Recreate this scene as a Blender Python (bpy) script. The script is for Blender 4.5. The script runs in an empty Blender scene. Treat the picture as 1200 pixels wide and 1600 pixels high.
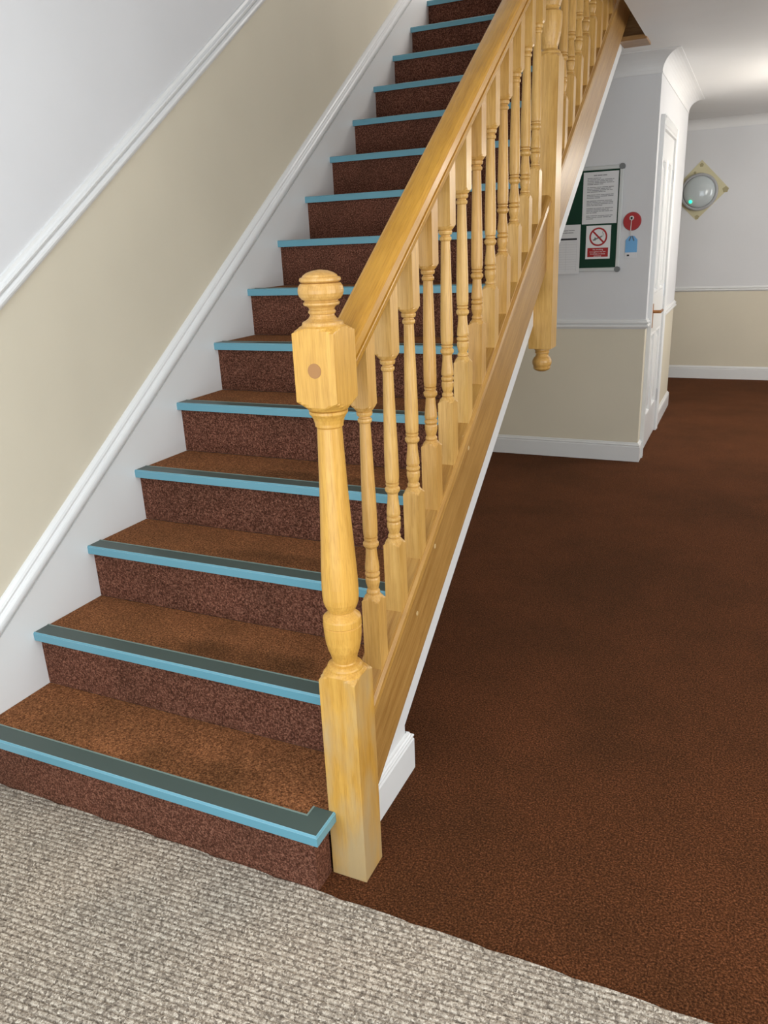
import bpy, bmesh, math, random
from mathutils import Vector, Matrix

random.seed(7)
scene = bpy.context.scene
COL = scene.collection

# ------------------------------------------------------------------ camera
cam_d = bpy.data.cameras.new('camera')
cam = bpy.data.objects.new('camera', cam_d); COL.objects.link(cam)
cam_d.sensor_fit = 'VERTICAL'; cam_d.sensor_height = 36.0; cam_d.sensor_width = 27.0
cam_d.lens = 1217.5 / 1600.0 * 36.0
cam_d.clip_start = 0.02
YAW, PIT, ROL = -0.4406, -0.3328, -0.0438
_f = Vector((math.sin(YAW)*math.cos(PIT), math.cos(YAW)*math.cos(PIT), math.sin(PIT)))
_r = Vector((math.cos(YAW), -math.sin(YAW), 0)); _u = _r.cross(_f)
_c, _s = math.cos(ROL), math.sin(ROL)
_R = _c*_r + _s*_u; _U = -_s*_r + _c*_u
m = Matrix((( _R.x, _U.x, -_f.x, 1.9032), (_R.y, _U.y, -_f.y, -1.2150), (_R.z, _U.z, -_f.z, 1.4536), (0, 0, 0, 1)))
cam.matrix_world = m
scene.camera = cam

# ------------------------------------------------------------------ world, lights, exposure
world = bpy.data.worlds.new('world'); scene.world = world; world.use_nodes = True
_bg = world.node_tree.nodes['Background']
_bg.inputs[0].default_value = (0.72, 0.86, 1.0, 1); _bg.inputs[1].default_value = 1.2

def area(name, loc, rot, sx, sy, power, col):
    d = bpy.data.lights.new(name, 'AREA'); d.shape = 'RECTANGLE'; d.size = sx; d.size_y = sy
    d.energy = power; d.color = col
    o = bpy.data.objects.new(name, d); COL.objects.link(o); o.location = loc; o.rotation_euler = rot
    return o
# daylight coming in through the glazed entrance behind the camera
area('entrance_daylight', (1.60, -1.93, 1.15), (math.radians(90), 0, 0), 2.8, 2.0, 27, (0.87, 0.95, 1.0))
# daylight from the window in the right-hand wall of the hall
area('hall_window_daylight', (3.96, 4.9, 1.55), (math.radians(90), 0, math.radians(90)), 1.5, 1.2, 21, (1.0, 0.97, 0.93))
# added fill light in an unseen window, brightens stair wall and newel side
area('lobby_fill_light', (3.96, -0.2, 1.50), (math.radians(90), 0, math.radians(90)), 2.2, 1.3, 32, (1.0, 0.975, 0.93))
# added fill light, unseen, brightens the wall at the stair top
area('landing_fill_light', (2.10, 4.3, 3.90), (math.radians(90), 0, math.radians(90)), 1.2, 1.2, 26, (1.0, 0.97, 0.93))

vs = scene.view_settings
vs.view_transform = 'Standard'; vs.look = 'None'; vs.gamma = 1.0; vs.use_curve_mapping = False
vs.exposure = 0.62

# ------------------------------------------------------------------ dimensions (metres)
H, G, OV = 0.185, 0.2653, 0.0226          # rise, going, nosing overhang
NST = 15                                  # risers up to the landing
SL = H / G
PITCH = math.atan(SL)
NX, NY, NW = 1.198, 0.0916, 0.090         # first newel: outer face x, front y, width
AX = NX - NW/2                            # balustrade axis x
CEIL = 2.41
XR, YB, YF = 4.0, -1.97, 7.42              # right wall, entrance wall, far wall
WX, WY, WE = 1.3035, 4.048, 5.96          # cupboard corner under the landing
def zp(y, rel=0.0): return H*(y/G + 1) + rel

# ------------------------------------------------------------------ material helpers
def nt(name):
    mt = bpy.data.materials.new(name); mt.use_nodes = True
    n = mt.node_tree; b = n.nodes['Principled BSDF']
    return mt, n, b
def node(n, t, **kw):
    x = n.nodes.new(t)
    for k, v in kw.items():
        if k.startswith('i_'): x.inputs[int(k[2:])].default_value = v
        else: setattr(x, k, v)
    return x
def ramp(n, fac, stops):
    r = n.nodes.new('ShaderNodeValToRGB'); e = r.color_ramp.elements
    e[0].position, e[0].color = stops[0][0], (*stops[0][1], 1)
    e[1].position, e[1].color = stops[1][0], (*stops[1][1], 1)
    for p, c in stops[2:]:
        q = e.new(p); q.color = (*c, 1)
    n.links.new(fac, r.inputs[0]); return r
def mixc(n, fac, a, b, mode='MIX'):
    x = n.nodes.new('ShaderNodeMix'); x.data_type = 'RGBA'; x.blend_type = mode
    for sock, v in ((x.inputs[0], fac), (x.inputs[6], a), (x.inputs[7], b)):
        if hasattr(v, 'is_output'): n.links.new(v, sock)
        elif isinstance(v, (int, float)): sock.default_value = v
        else: sock.default_value = (*v, 1)
    return x.outputs[2]
def bump(n, b, height, strength, dist):
    x = n.nodes.new('ShaderNodeBump'); x.inputs['Strength'].default_value = strength
    x.inputs['Distance'].default_value = dist
    n.links.new(height, x.inputs['Height']); n.links.new(x.outputs[0], b.inputs['Normal'])
def plain(name, col, rough=0.5, metal=0.0, coat=0.0, spec=None):
    mt, n, b = nt(name)
    b.inputs['Base Color'].default_value = (*col, 1); b.inputs['Roughness'].default_value = rough
    b.inputs['Metallic'].default_value = metal; b.inputs['Coat Weight'].default_value = coat
    if spec is not None: b.inputs['Specular IOR Level'].default_value = spec
    return mt

def paint(name, col, rough=0.6, var=0.03, bmp=0.04):
    mt, n, b = nt(name)
    tc = n.nodes.new('ShaderNodeTexCoord')
    a = node(n, 'ShaderNodeTexNoise'); a.inputs['Scale'].default_value = 1.7; a.inputs['Detail'].default_value = 4
    n.links.new(tc.outputs['Object'], a.inputs[0])
    r = ramp(n, a.outputs[0], [(0.3, tuple(c*(1-var) for c in col)), (0.7, tuple(min(1, c*(1+var)) for c in col))])
    n.links.new(r.outputs[0], b.inputs['Base Color']); b.inputs['Roughness'].default_value = rough
    s = node(n, 'ShaderNodeTexNoise'); s.inputs['Scale'].default_value = 260; s.inputs['Detail'].default_value = 2
    n.links.new(tc.outputs['Object'], s.inputs[0])
    bump(n, b, s.outputs[0], bmp, 0.002)
    return mt

def oak(name, base, dark, rotx=0.0, swap=None, scale=1.0, rough=0.36, worn=False):
    """varnished oak, grain running along local z (rotx tilts it to the pitch of the stair)"""
    mt, n, b = nt(name)
    tc = n.nodes.new('ShaderNodeTexCoord'); oi = n.nodes.new('ShaderNodeObjectInfo')
    off = node(n, 'ShaderNodeVectorMath', operation='SCALE'); off.inputs[0].default_value = (7.3, 3.1, 9.7)
    n.links.new(oi.outputs['Random'], off.inputs['Scale'])
    add = node(n, 'ShaderNodeVectorMath', operation='ADD')
    n.links.new(tc.outputs['Object'], add.inputs[0]); n.links.new(off.outputs[0], add.inputs[1])
    mp = n.nodes.new('ShaderNodeMapping'); mp.inputs['Rotation'].default_value = (rotx, 0, 0)
    if swap == 'x': mp.inputs['Rotation'].default_value = (0, math.pi/2, 0)
    n.links.new(add.outputs[0], mp.inputs[0])
    st = node(n, 'ShaderNodeVectorMath', operation='MULTIPLY'); st.inputs[1].default_value = (1, 1, 0.045)
    n.links.new(mp.outputs[0], st.inputs[0])
    g1 = node(n, 'ShaderNodeTexNoise'); g1.inputs['Scale'].default_value = 95*scale; g1.inputs['Detail'].default_value = 5
    g1.inputs['Roughness'].default_value = 0.62; g1.inputs['Distortion'].default_value = 0.6
    n.links.new(st.outputs[0], g1.inputs[0])
    g2 = node(n, 'ShaderNodeTexNoise'); g2.inputs['Scale'].default_value = 420*scale; g2.inputs['Detail'].default_value = 3
    n.links.new(st.outputs[0], g2.inputs[0])
    g3 = node(n, 'ShaderNodeTexNoise'); g3.inputs['Scale'].default_value = 9; g3.inputs['Detail'].default_value = 3
    n.links.new(mp.outputs[0], g3.inputs[0])
    r1 = ramp(n, g1.outputs[0], [(0.3, dark), (0.62, base)])
    r2 = ramp(n, g2.outputs[0], [(0.36, (0.74, 0.68, 0.58)), (0.50, (1, 1, 1))])
    c = mixc(n, 0.55, r1.outputs[0], r2.outputs[0], 'MULTIPLY')
    r3 = ramp(n, g3.outputs[0], [(0.3, (0.86, 0.83, 0.78)), (0.7, (1.06, 1.05, 1.04))])
    c = mixc(n, 0.6, c, r3.outputs[0], 'MULTIPLY')
    rv = ramp(n, oi.outputs['Random'], [(0.0, (0.90, 0.81, 0.72)), (1.0, (1.08, 1.08, 1.10))])
    c = mixc(n, 0.8, c, rv.outputs[0], 'MULTIPLY')
    if worn:      # varnish rubbed grey on the lower block by passing feet
        w = node(n, 'ShaderNodeTexNoise'); w.inputs['Scale'].default_value = 14; w.inputs['Detail'].default_value = 4
        wm = node(n, 'ShaderNodeVectorMath', operation='MULTIPLY'); wm.inputs[1].default_value = (1.5, 1, 0.35)
        n.links.new(tc.outputs['Object'], wm.inputs[0]); n.links.new(wm.outputs[0], w.inputs[0])
        sx = n.nodes.new('ShaderNodeSeparateXYZ'); n.links.new(tc.outputs['Object'], sx.inputs[0])
        mr = node(n, 'ShaderNodeMapRange'); mr.inputs[1].default_value = 0.52; mr.inputs[2].default_value = 0.02
        mr.inputs[3].default_value = 0.0; mr.inputs[4].default_value = 0.20
        n.links.new(sx.outputs['Z'], mr.inputs[0])
        ad = node(n, 'ShaderNodeMath', operation='ADD'); n.links.new(mr.outputs[0], ad.inputs[0]); n.links.new(w.outputs[0], ad.inputs[1])
        wr = ramp(n, ad.outputs[0], [(0.47, (0, 0, 0)), (0.78, (0.85, 0.85, 0.85))])
        lt = node(n, 'ShaderNodeMath', operation='LESS_THAN'); lt.inputs[1].default_value = 0.55
        n.links.new(sx.outputs['Z'], lt.inputs[0])
        ml = node(n, 'ShaderNodeMath', operation='MULTIPLY'); n.links.new(wr.outputs[0], ml.inputs[0]); n.links.new(lt.outputs[0], ml.inputs[1])
        c = mixc(n, ml.outputs[0], c, (0.44, 0.325, 0.175))
    n.links.new(c, b.inputs['Base Color']); b.inputs['Roughness'].default_value = rough
    b.inputs['Coat Weight'].default_value = 0.10; b.inputs['Coat Roughness'].default_value = 0.22; b.inputs['Specular IOR Level'].default_value = 0.4
    bump(n, b, g2.outputs[0], 0.10, 0.0006)
    return mt

def carpet(name, c_dark, c_mid, c_lite, wear=0.55, wear_scale=3.0, tuft=900, stain=False):
    mt, n, b = nt(name)
    tc = n.nodes.new('ShaderNodeTexCoord')
    gm = n.nodes.new('ShaderNodeNewGeometry')
    t = node(n, 'ShaderNodeTexNoise'); t.inputs['Scale'].default_value = tuft*0.23; t.inputs['Detail'].default_value = 3; t.inputs['Roughness'].default_value = 0.7
    n.links.new(gm.outputs['Position'], t.inputs[0])
    v = node(n, 'ShaderNodeTexVoronoi'); v.inputs['Scale'].default_value = tuft*0.26
    n.links.new(gm.outputs['Position'], v.inputs[0])
    r = ramp(n, t.outputs[0], [(0.34, c_dark), (0.66, c_lite), (0.5, c_mid)])
    sv = n.nodes.new('ShaderNodeSeparateColor'); n.links.new(v.outputs['Color'], sv.inputs[0])
    rv = ramp(n, sv.outputs[0], [(0.0, (0.5, 0.46, 0.43)), (1.0, (1.5, 1.45, 1.4))])
    c = mixc(n, 0.6, r.outputs[0], rv.outputs[0], 'MULTIPLY')
    w = node(n, 'ShaderNodeTexNoise'); w.inputs['Scale'].default_value = wear_scale; w.inputs['Detail'].default_value = 5; w.inputs['Roughness'].default_value = 0.6
    n.links.new(gm.outputs['Position'], w.inputs[0])
    rw = ramp(n, w.outputs[0], [(0.36, (0.62, 0.66, 0.62)), (0.62, (1.08, 1.06, 1.03))])
    c = mixc(n, wear, c, rw.outputs[0], 'MULTIPLY')
    if stain:     # trodden dark patch in the middle of every tread
        sp = n.nodes.new('ShaderNodeSeparateXYZ'); n.links.new(gm.outputs['Position'], sp.inputs[0])
        def mth(op, a, bb):
            q = node(n, 'ShaderNodeMath', operation=op)
            for sk_, v_ in ((q.inputs[0], a), (q.inputs[1], bb)):
                if hasattr(v_, 'is_output'): n.links.new(v_, sk_)
                else: sk_.default_value = v_
            return q.outputs[0]
        dx = mth('POWER', mth('ABSOLUTE', mth('DIVIDE', mth('SUBTRACT', sp.outputs['X'], 0.70), 0.34), 0), 2.0)
        fy = mth('FRACT', mth('DIVIDE', sp.outputs['Y'], G), 0)
        dy = mth('POWER', mth('ABSOLUTE', mth('DIVIDE', mth('SUBTRACT', fy, 0.40), 0.30), 0), 2.0)
        wn_ = mth('MULTIPLY', w.outputs[0], 1.3)
        dd = mth('ADD', mth('ADD', dx, dy), wn_)
        rs = ramp(n, mth('MULTIPLY', dd, 0.55), [(0.38, (0.46, 0.48, 0.45)), (0.74, (1, 1, 1))])
        c = mixc(n, 0.9, c, rs.outputs[0], 'MULTIPLY')
    n.links.new(c, b.inputs['Base Color']); b.inputs['Roughness'].default_value = 1.0
    b.inputs['Specular IOR Level'].default_value = 0.08
    b.inputs['Sheen Weight'].default_value = 0.12; b.inputs['Sheen Roughness'].default_value = 0.6
    b.inputs['Sheen Tint'].default_value = (0.6, 0.28, 0.14, 1)
    bump(n, b, t.outputs[0], 0.7, 0.004)
    return mt

M = {}
M['wall_white'] = paint('white_wall_paint', (0.69, 0.69, 0.70))
M['wall_cream'] = paint('cream_wall_paint', (0.70, 0.635, 0.50))
M['gloss_white'] = paint('white_gloss_paint', (0.78, 0.78, 0.77), rough=0.28, var=0.01, bmp=0.01)
M['ceil'] = paint('ceiling_paint', (0.76, 0.755, 0.75), rough=0.55)
M['oak'] = oak('oak_turned', (0.61, 0.370, 0.112), (0.51, 0.285, 0.068))
M['oak_newel'] = oak('oak_newel', (0.62, 0.355, 0.074), (0.52, 0.275, 0.048), worn=True)
M['oak_rail'] = oak('oak_rail', (0.57, 0.310, 0.046), (0.48, 0.245, 0.032), rotx=(math.pi/2 - PITCH), rough=0.27)
M['oak_string'] = oak('oak_string', (0.42, 0.235, 0.068), (0.31, 0.155, 0.036), rotx=(math.pi/2 - PITCH), scale=0.7)
M['oak_cap'] = oak('oak_cap', (0.47, 0.265, 0.068), (0.35, 0.175, 0.036), rotx=(math.pi/2 - PITCH))
M['oak_cross'] = oak('oak_cross', (0.36, 0.20, 0.075), (0.25, 0.13, 0.045), swap='x')
M['plug'] = plain('oak_plug_dark', (0.33, 0.145, 0.036), 0.45)
M['plug_pale'] = plain('oak_plug_pale', (0.60, 0.42, 0.20), 0.4)
M['carpet'] = carpet('brown_carpet', (0.017, 0.0052, 0.002), (0.072, 0.0232, 0.0078), (0.185, 0.069, 0.030), wear=0.8, wear_scale=1.7)
M['stair_carpet_shaded'] = carpet('shaded_stair_carpet', (0.028, 0.009, 0.006), (0.115, 0.044, 0.028), (0.270, 0.125, 0.086), wear=0.5, wear_scale=4.2)  # darker copy for the risers, their shade is put into the colour
M['tread_carpet_lit'] = carpet('lit_tread_carpet', (0.065, 0.023, 0.010), (0.215, 0.085, 0.034), (0.410, 0.180, 0.080), wear=0.5, wear_scale=5.0, stain=True)  # lighter copy of the same carpet, light on the treads is in the colour
M['nose_blue'] = plain('blue_nosing_metal', (0.120, 0.310, 0.385), 0.27, metal=0.0, coat=0.2)
M['nose_highlight'] = plain('painted_nosing_highlight', (0.36, 0.54, 0.60), 0.25)  # edge highlight of the nosing put into a pale colour
M['nose_edge'] = plain('pale_nosing_edge', (0.19, 0.25, 0.22), 0.35)
M['insert'] = plain('grey_green_grip', (0.060, 0.088, 0.078), 0.42)
M['brass'] = plain('brass', (0.46, 0.21, 0.08), 0.3, metal=1.0)
M['steel'] = plain('steel', (0.6, 0.6, 0.6), 0.3, metal=1.0)
M['felt'] = paint('green_felt', (0.004, 0.038, 0.020), rough=0.95, var=0.2, bmp=0.4)
M['frame_alu'] = plain('pale_aluminium', (0.62, 0.64, 0.63), 0.4, metal=0.2)
M['grey_plastic'] = plain('grey_plastic', (0.17, 0.18, 0.18), 0.5)
M['paper'] = plain('white_paper', (0.74, 0.74, 0.75), 0.7)
M['ink'] = plain('grey_ink', (0.30, 0.30, 0.31), 0.8)
M['ink_black'] = plain('black_ink', (0.03, 0.03, 0.035), 0.8)
M['red'] = plain('sign_red', (0.40, 0.008, 0.008), 0.45)
M['white_print'] = plain('white_print', (0.80, 0.80, 0.80), 0.5)
M['smoke_grey'] = plain('smoke_print', (0.25, 0.28, 0.27), 0.6)
M['blue_tag'] = plain('blue_tag', (0.16, 0.42, 0.74), 0.5)
M['cord'] = plain('white_cord', (0.72, 0.70, 0.68), 0.6)
M['patch'] = paint('bare_yellow_plaster', (0.60, 0.55, 0.36), rough=0.9, var=0.12, bmp=0.2)
M['patch_dark'] = plain('old_fixing_mark', (0.40, 0.35, 0.20), 0.9)
M['lamp_ring'] = plain('grey_lamp_ring', (0.42, 0.42, 0.43), 0.45)
M['glass_seal'] = plain('dark_seal', (0.1, 0.1, 0.1), 0.6)

def mk_dome():
    mt, n, b = nt('frosted_diffuser')
    b.inputs['Base Color'].default_value = (0.52, 0.57, 0.58, 1); b.inputs['Roughness'].default_value = 0.12
    b.inputs['Coat Weight'].default_value = 0.6; b.inputs['Coat Roughness'].default_value = 0.04
    return mt
M['dome'] = mk_dome()
def emit(name, col, s):
    mt, n, b = nt(name)
    b.inputs['Base Color'].default_value = (*col, 1)
    b.inputs['Emission Color'].default_value = (*col, 1); b.inputs['Emission Strength'].default_value = s
    return mt
M['led'] = emit('green_led', (0.02, 0.9, 0.35), 1.6)
M['lamp_glow'] = emit('lit_globe', (1.0, 0.92, 0.80), 36.0)
M['lobby_fill_glow'] = emit('fill_lamp_glow', (1.0, 0.95, 0.87), 10.0)  # glow of the added fill lamp in the lobby

def mk_mat():
    mt, n, b = nt('ribbed_entrance_matting')
    tc = n.nodes.new('ShaderNodeTexCoord')
    mp = n.nodes.new('ShaderNodeVectorMath'); mp.operation = 'MULTIPLY'; mp.inputs[1].default_value = (1, 0.75, 1)
    n.links.new(tc.outputs['Object'], mp.inputs[0])
    v = node(n, 'ShaderNodeTexVoronoi'); v.inputs['Scale'].default_value = 235
    n.links.new(mp.outputs[0], v.inputs[0])
    t = node(n, 'ShaderNodeTexNoise'); t.inputs['Scale'].default_value = 420; t.inputs['Detail'].default_value = 3; t.inputs['Roughness'].default_value = 0.7
    n.links.new(mp.outputs[0], t.inputs[0])
    sv = n.nodes.new('ShaderNodeSeparateColor'); n.links.new(v.outputs['Color'], sv.inputs[0])
    r = ramp(n, sv.outputs[0], [(0.0, (0.185, 0.15, 0.118)), (1.0, (0.66, 0.58, 0.48)), (0.5, (0.405, 0.34, 0.27))])
    r2 = ramp(n, t.outputs[0], [(0.33, (0.62, 0.6, 0.58)), (0.66, (1.25, 1.25, 1.25))])
    c = mixc(n, 0.8, r.outputs[0], r2.outputs[0], 'MULTIPLY')
    w = node(n, 'ShaderNodeTexNoise'); w.inputs['Scale'].default_value = 2.6; w.inputs['Detail'].default_value = 4
    n.links.new(tc.outputs['Object'], w.inputs[0])
    rw = ramp(n, w.outputs[0], [(0.38, (0.82, 0.84, 0.86)), (0.64, (1.05, 1.02, 1.0))])
    c = mixc(n, 0.6, c, rw.outputs[0], 'MULTIPLY')
    n.links.new(c, b.inputs['Base Color']); b.inputs['Roughness'].default_value = 0.95
    b.inputs['Specular IOR Level'].default_value = 0.1
    ad = node(n, 'ShaderNodeMath', operation='SUBTRACT'); n.links.new(t.outputs[0], ad.inputs[0]); n.links.new(v.outputs['Distance'], ad.inputs[1])
    bump(n, b, ad.outputs[0], 0.7, 0.003)
    return mt
M['mat'] = mk_mat()

# ------------------------------------------------------------------ mesh helpers
def obj(name, bm, mats, parent=None, loc=None, smooth=None):
    bmesh.ops.recalc_face_normals(bm, faces=bm.faces)
    if smooth is not None:
        for f in bm.faces: f.smooth = not f.tag
        for e in bm.edges:
            if any(f.tag for f in e.link_faces): e.smooth = False
            elif len(e.link_faces) == 2 and e.calc_face_angle(0) > smooth: e.smooth = False
    me = bpy.data.meshes.new(name); bm.to_mesh(me); bm.free()
    if not isinstance(mats, (list, tuple)): mats = [mats]
    for x in mats: me.materials.append(M[x] if isinstance(x, str) else x)
    o = bpy.data.objects.new(name, me); COL.objects.link(o)
    if parent is not None: o.parent = parent
    if loc is not None: o.location = loc
    return o
def empty(name, loc=(0, 0, 0)):
    o = bpy.data.objects.new(name, None); COL.objects.link(o); o.location = loc; o.empty_display_size = 0.1
    return o
def thing(o, label, cat, group=None):
    o['label'] = label; o['category'] = cat
    if group: o['group'] = group
    return o
def struct(o, label=None):
    o['kind'] = 'structure'
    if label: o['label'] = label
    return o
def box(bm, x0, x1, y0, y1, z0, z1, mi=0, bev=0.0):
    vs_ = [bm.verts.new(p) for p in ((x0,y0,z0),(x1,y0,z0),(x1,y1,z0),(x0,y1,z0),(x0,y0,z1),(x1,y0,z1),(x1,y1,z1),(x0,y1,z1))]
    fs = [bm.faces.new([vs_[i] for i in q]) for q in ((0,3,2,1),(4,5,6,7),(0,1,5,4),(1,2,6,5),(2,3,7,6),(3,0,4,7))]
    for f in fs: f.material_index = mi
    if bev > 0:
        es = list({e for f in fs for e in f.edges})
        bmesh.ops.bevel(bm, geom=es, offset=bev, segments=2, affect='EDGES', profile=0.5)
def B(*a, **k):
    bm = bmesh.new(); box(bm, *a, **k); return bm
def sweep(bm, prof, path, mi=0, cap=True):
    """prof: list of (a, b); path: list of functions/frames (origin, A, B): point = o + a*A + b*B"""
    rings = []
    for o, A, Bv in path:
        rings.append([bm.verts.new(Vector(o) + a*Vector(A) + b*Vector(Bv)) for a, b in prof])
    n_ = len(prof)
    for i in range(len(rings)-1):
        for j in range(n_):
            f = bm.faces.new((rings[i][j], rings[i][(j+1) % n_], rings[i+1][(j+1) % n_], rings[i+1][j])); f.material_index = mi
    if cap:
        for rg in (rings[0], rings[-1]):
            f = bm.faces.new(rg); f.material_index = mi
def pitch_sweep(bm, prof, y0, y1, mi=0, x=0.0):
    """profile in (x, vertical height above the nosing line), run up the pitch with plumb ends"""
    sweep(bm, prof, [((x, y0, zp(y0)), (1,0,0), (0,0,1)), ((x, y1, zp(y1)), (1,0,0), (0,0,1))], mi)
def turned(bm, prof, s=None, n=32, mi=0, c=(0, 0)):
    """lathe profile (z, r); where r exceeds the square of half-width s the section is clipped to that square,
       which gives the arched shoulders of a turned square post"""
    rings = []
    for z, r in prof:
        rg = []
        if r <= 1e-6:
            rg = [bm.verts.new((c[0], c[1], z))]
        else:
            for i in range(n):
                t = 2*math.pi*i/n + math.pi/4
                k = r if s is None else min(r, s/max(abs(math.cos(t)), abs(math.sin(t))))
                rg.append(bm.verts.new((c[0]+k*math.cos(t), c[1]+k*math.sin(t), z)))
        rings.append(rg)
    for a, b in zip(rings, rings[1:]):
        if len(a) == 1 and len(b) == 1: continue
        for i in range(n):
            j = (i+1) % n
            if len(a) == 1: f = bm.faces.new((a[0], b[j], b[i]))
            elif len(b) == 1: f = bm.faces.new((a[i], a[j], b[0]))
            else: f = bm.faces.new((a[i], a[j], b[j], b[i]))
            f.material_index = mi
            if s is not None and all(max(abs(v.co.x-c[0]), abs(v.co.y-c[1])) > s-1e-5 for v in f.verts): f.tag = True
    for rg in (rings[0], rings[-1]):
        if len(rg) > 1:
            f = bm.faces.new(rg); f.material_index = mi; f.tag = True
def disc(bm, c, r, axis, t, n=32, mi=0, r2=None):
    """short cylinder of thickness t along axis ('x','y','z') starting at c"""
    A = {'x': Vector((1,0,0)), 'y': Vector((0,1,0)), 'z': Vector((0,0,1))}[axis]
    U = Vector((0,0,1)) if axis != 'z' else Vector((1,0,0)); W = A.cross(U)
    r2 = r if r2 is None else r2
    a = [bm.verts.new(Vector(c) + r*(math.cos(q)*U + math.sin(q)*W)) for q in (2*math.pi*i/n for i in range(n))]
    b = [bm.verts.new(Vector(c) + t*A + r2*(math.cos(q)*U + math.sin(q)*W)) for q in (2*math.pi*i/n for i in range(n))]
    fs = [bm.faces.new(a), bm.faces.new(b)] + [bm.faces.new((a[i], a[(i+1) % n], b[(i+1) % n], b[i])) for i in range(n)]
    for f in fs: f.material_index = mi
def poly_prism(bm, pts, D, mi=0):
    """prism of a planar polygon extruded by vector D"""
    a = [bm.verts.new(p) for p in pts]; b = [bm.verts.new(Vector(p) + Vector(D)) for p in pts]
    n_ = len(a)
    fs = [bm.faces.new(a), bm.faces.new(b)] + [bm.faces.new((a[i], a[(i+1) % n_], b[(i+1) % n_], b[i])) for i in range(n_)]
    for f in fs: f.material_index = mi

# ------------------------------------------------------------------ floor and matting
struct(obj('floor', B(-0.3, XR, YB, YF, -0.12, 0.0), 'carpet'), 'reddish brown cut pile carpet of the hall floor')

def build_mat():
    bm = bmesh.new(); pitch = 0.014; a = math.radians(4.45)
    prof = [(0, .0002), (.06, .0008), (.16, .0036), (.32, .0050), (.68, .0050), (.84, .0036), (.94, .0008)]
    D = Vector((math.cos(a), math.sin(a), 0)); Nn = Vector((math.sin(a), -math.cos(a), 0))
    o = Vector((0.0, 0.45, 0)); prev = None
    xs = [-0.6 + 0.35*i for i in range(15)]
    for k in range(300):
        for t, z in prof:
            d = (k + t)*pitch
            row = [bm.verts.new(o + D*x + Nn*d + Vector((0, 0, z))) for x in xs]
            if prev:
                for i in range(len(xs)-1): bm.faces.new((prev[i], prev[i+1], row[i+1], row[i]))
            prev = row
    for co, no in (((0, 0.0215, 0), (0, 1, 0)), ((0, YB+.01, 0), (0, -1, 0)), ((0.0, 0, 0), (-1, 0, 0)), ((XR-.02, 0, 0), (1, 0, 0))):
        bmesh.ops.bisect_plane(bm, geom=bm.verts[:]+bm.edges[:]+bm.faces[:], plane_co=co, plane_no=no, clear_outer=True)
    bed = [e for e in bm.edges if e.is_boundary]
    r = bmesh.ops.extrude_edge_only(bm, edges=bed)
    for v in r['geom']:
        if isinstance(v, bmesh.types.BMVert): v.co.z = 0.0002
    return obj('entrance_mat', bm, 'mat')
mat_o = thing(build_mat(), 'grey beige ribbed entrance matting across the floor in front of the bottom step', 'mat')

# ------------------------------------------------------------------ walls
def two_tone(name, pts_low, pts_high, D, label):
    bm = bmesh.new(); poly_prism(bm, pts_low, D, 0); poly_prism(bm, pts_high, D, 1)
    return struct(obj(name, bm, ['wall_cream', 'wall_white']), label)
DR = 0.90                     # dado line above the nosing line on the stair wall
zlow = zp(-0.3, DR); ytop = 4.0; TOP = 5.0
two_tone('wall_left',
         [(-.02, YB, 0), (-.02, YF, 0), (-.02, YF, zp(ytop, DR)), (-.02, ytop, zp(ytop, DR)), (-.02, -0.3, zlow), (-.02, YB, zlow)],
         [(-.02, YB, zlow), (-.02, -0.3, zlow), (-.02, ytop, zp(ytop, DR)), (-.02, YF, zp(ytop, DR)), (-.02, YF, TOP), (-.02, YB, TOP)],
         (-0.12, 0, 0), 'stair wall painted white above a sloping rail and cream below')
DZ = 0.897
two_tone('wall_alcove', [(-.02, WY, 0), (WX, WY, 0), (WX, WY, DZ), (-.02, WY, DZ)],
         [(-.02, WY, DZ), (WX, WY, DZ), (WX, WY, CEIL), (-.02, WY, CEIL)], (0, 0.10, 0), 'wall under the landing with the noticeboard, white over cream')
# passage side wall with a door opening
D0, D1, DH = 4.215, 4.985, 2.035
bm = bmesh.new()
for y0, y1 in ((WY+.1, D0), (D1, WE)):
    box(bm, WX-.1, WX, y0, y1, 0, DZ-.03, 0); box(bm, WX-.1, WX, y0, y1, DZ-.03, CEIL, 1)
box(bm, WX-.1, WX, D0, D1, DH, CEIL, 1)
struct(obj('wall_passage', bm, ['wall_cream', 'wall_white']), 'bright side wall of the passage holding the white door')
two_tone('wall_passage_end', [(-.02, WE-.1, 0), (WX-.1, WE-.1, 0), (WX-.1, WE-.1, DZ-.03), (-.02, WE-.1, DZ-.03)],
         [(-.02, WE-.1, DZ-.03), (WX-.1, WE-.1, DZ-.03), (WX-.1, WE-.1, CEIL), (-.02, WE-.1, CEIL)], (0, 0.1, 0), 'return wall at the far end of the passage')
DF = 0.885
two_tone('wall_far', [(-.02, YF, 0), (XR, YF, 0), (XR, YF, DF), (-.02, YF, DF)],
         [(-.02, YF, DF), (XR, YF, DF), (XR, YF, CEIL), (-.02, YF, CEIL)], (0, 0.12, 0), 'far wall of the hall with the round lamp, white over cream')
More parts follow.
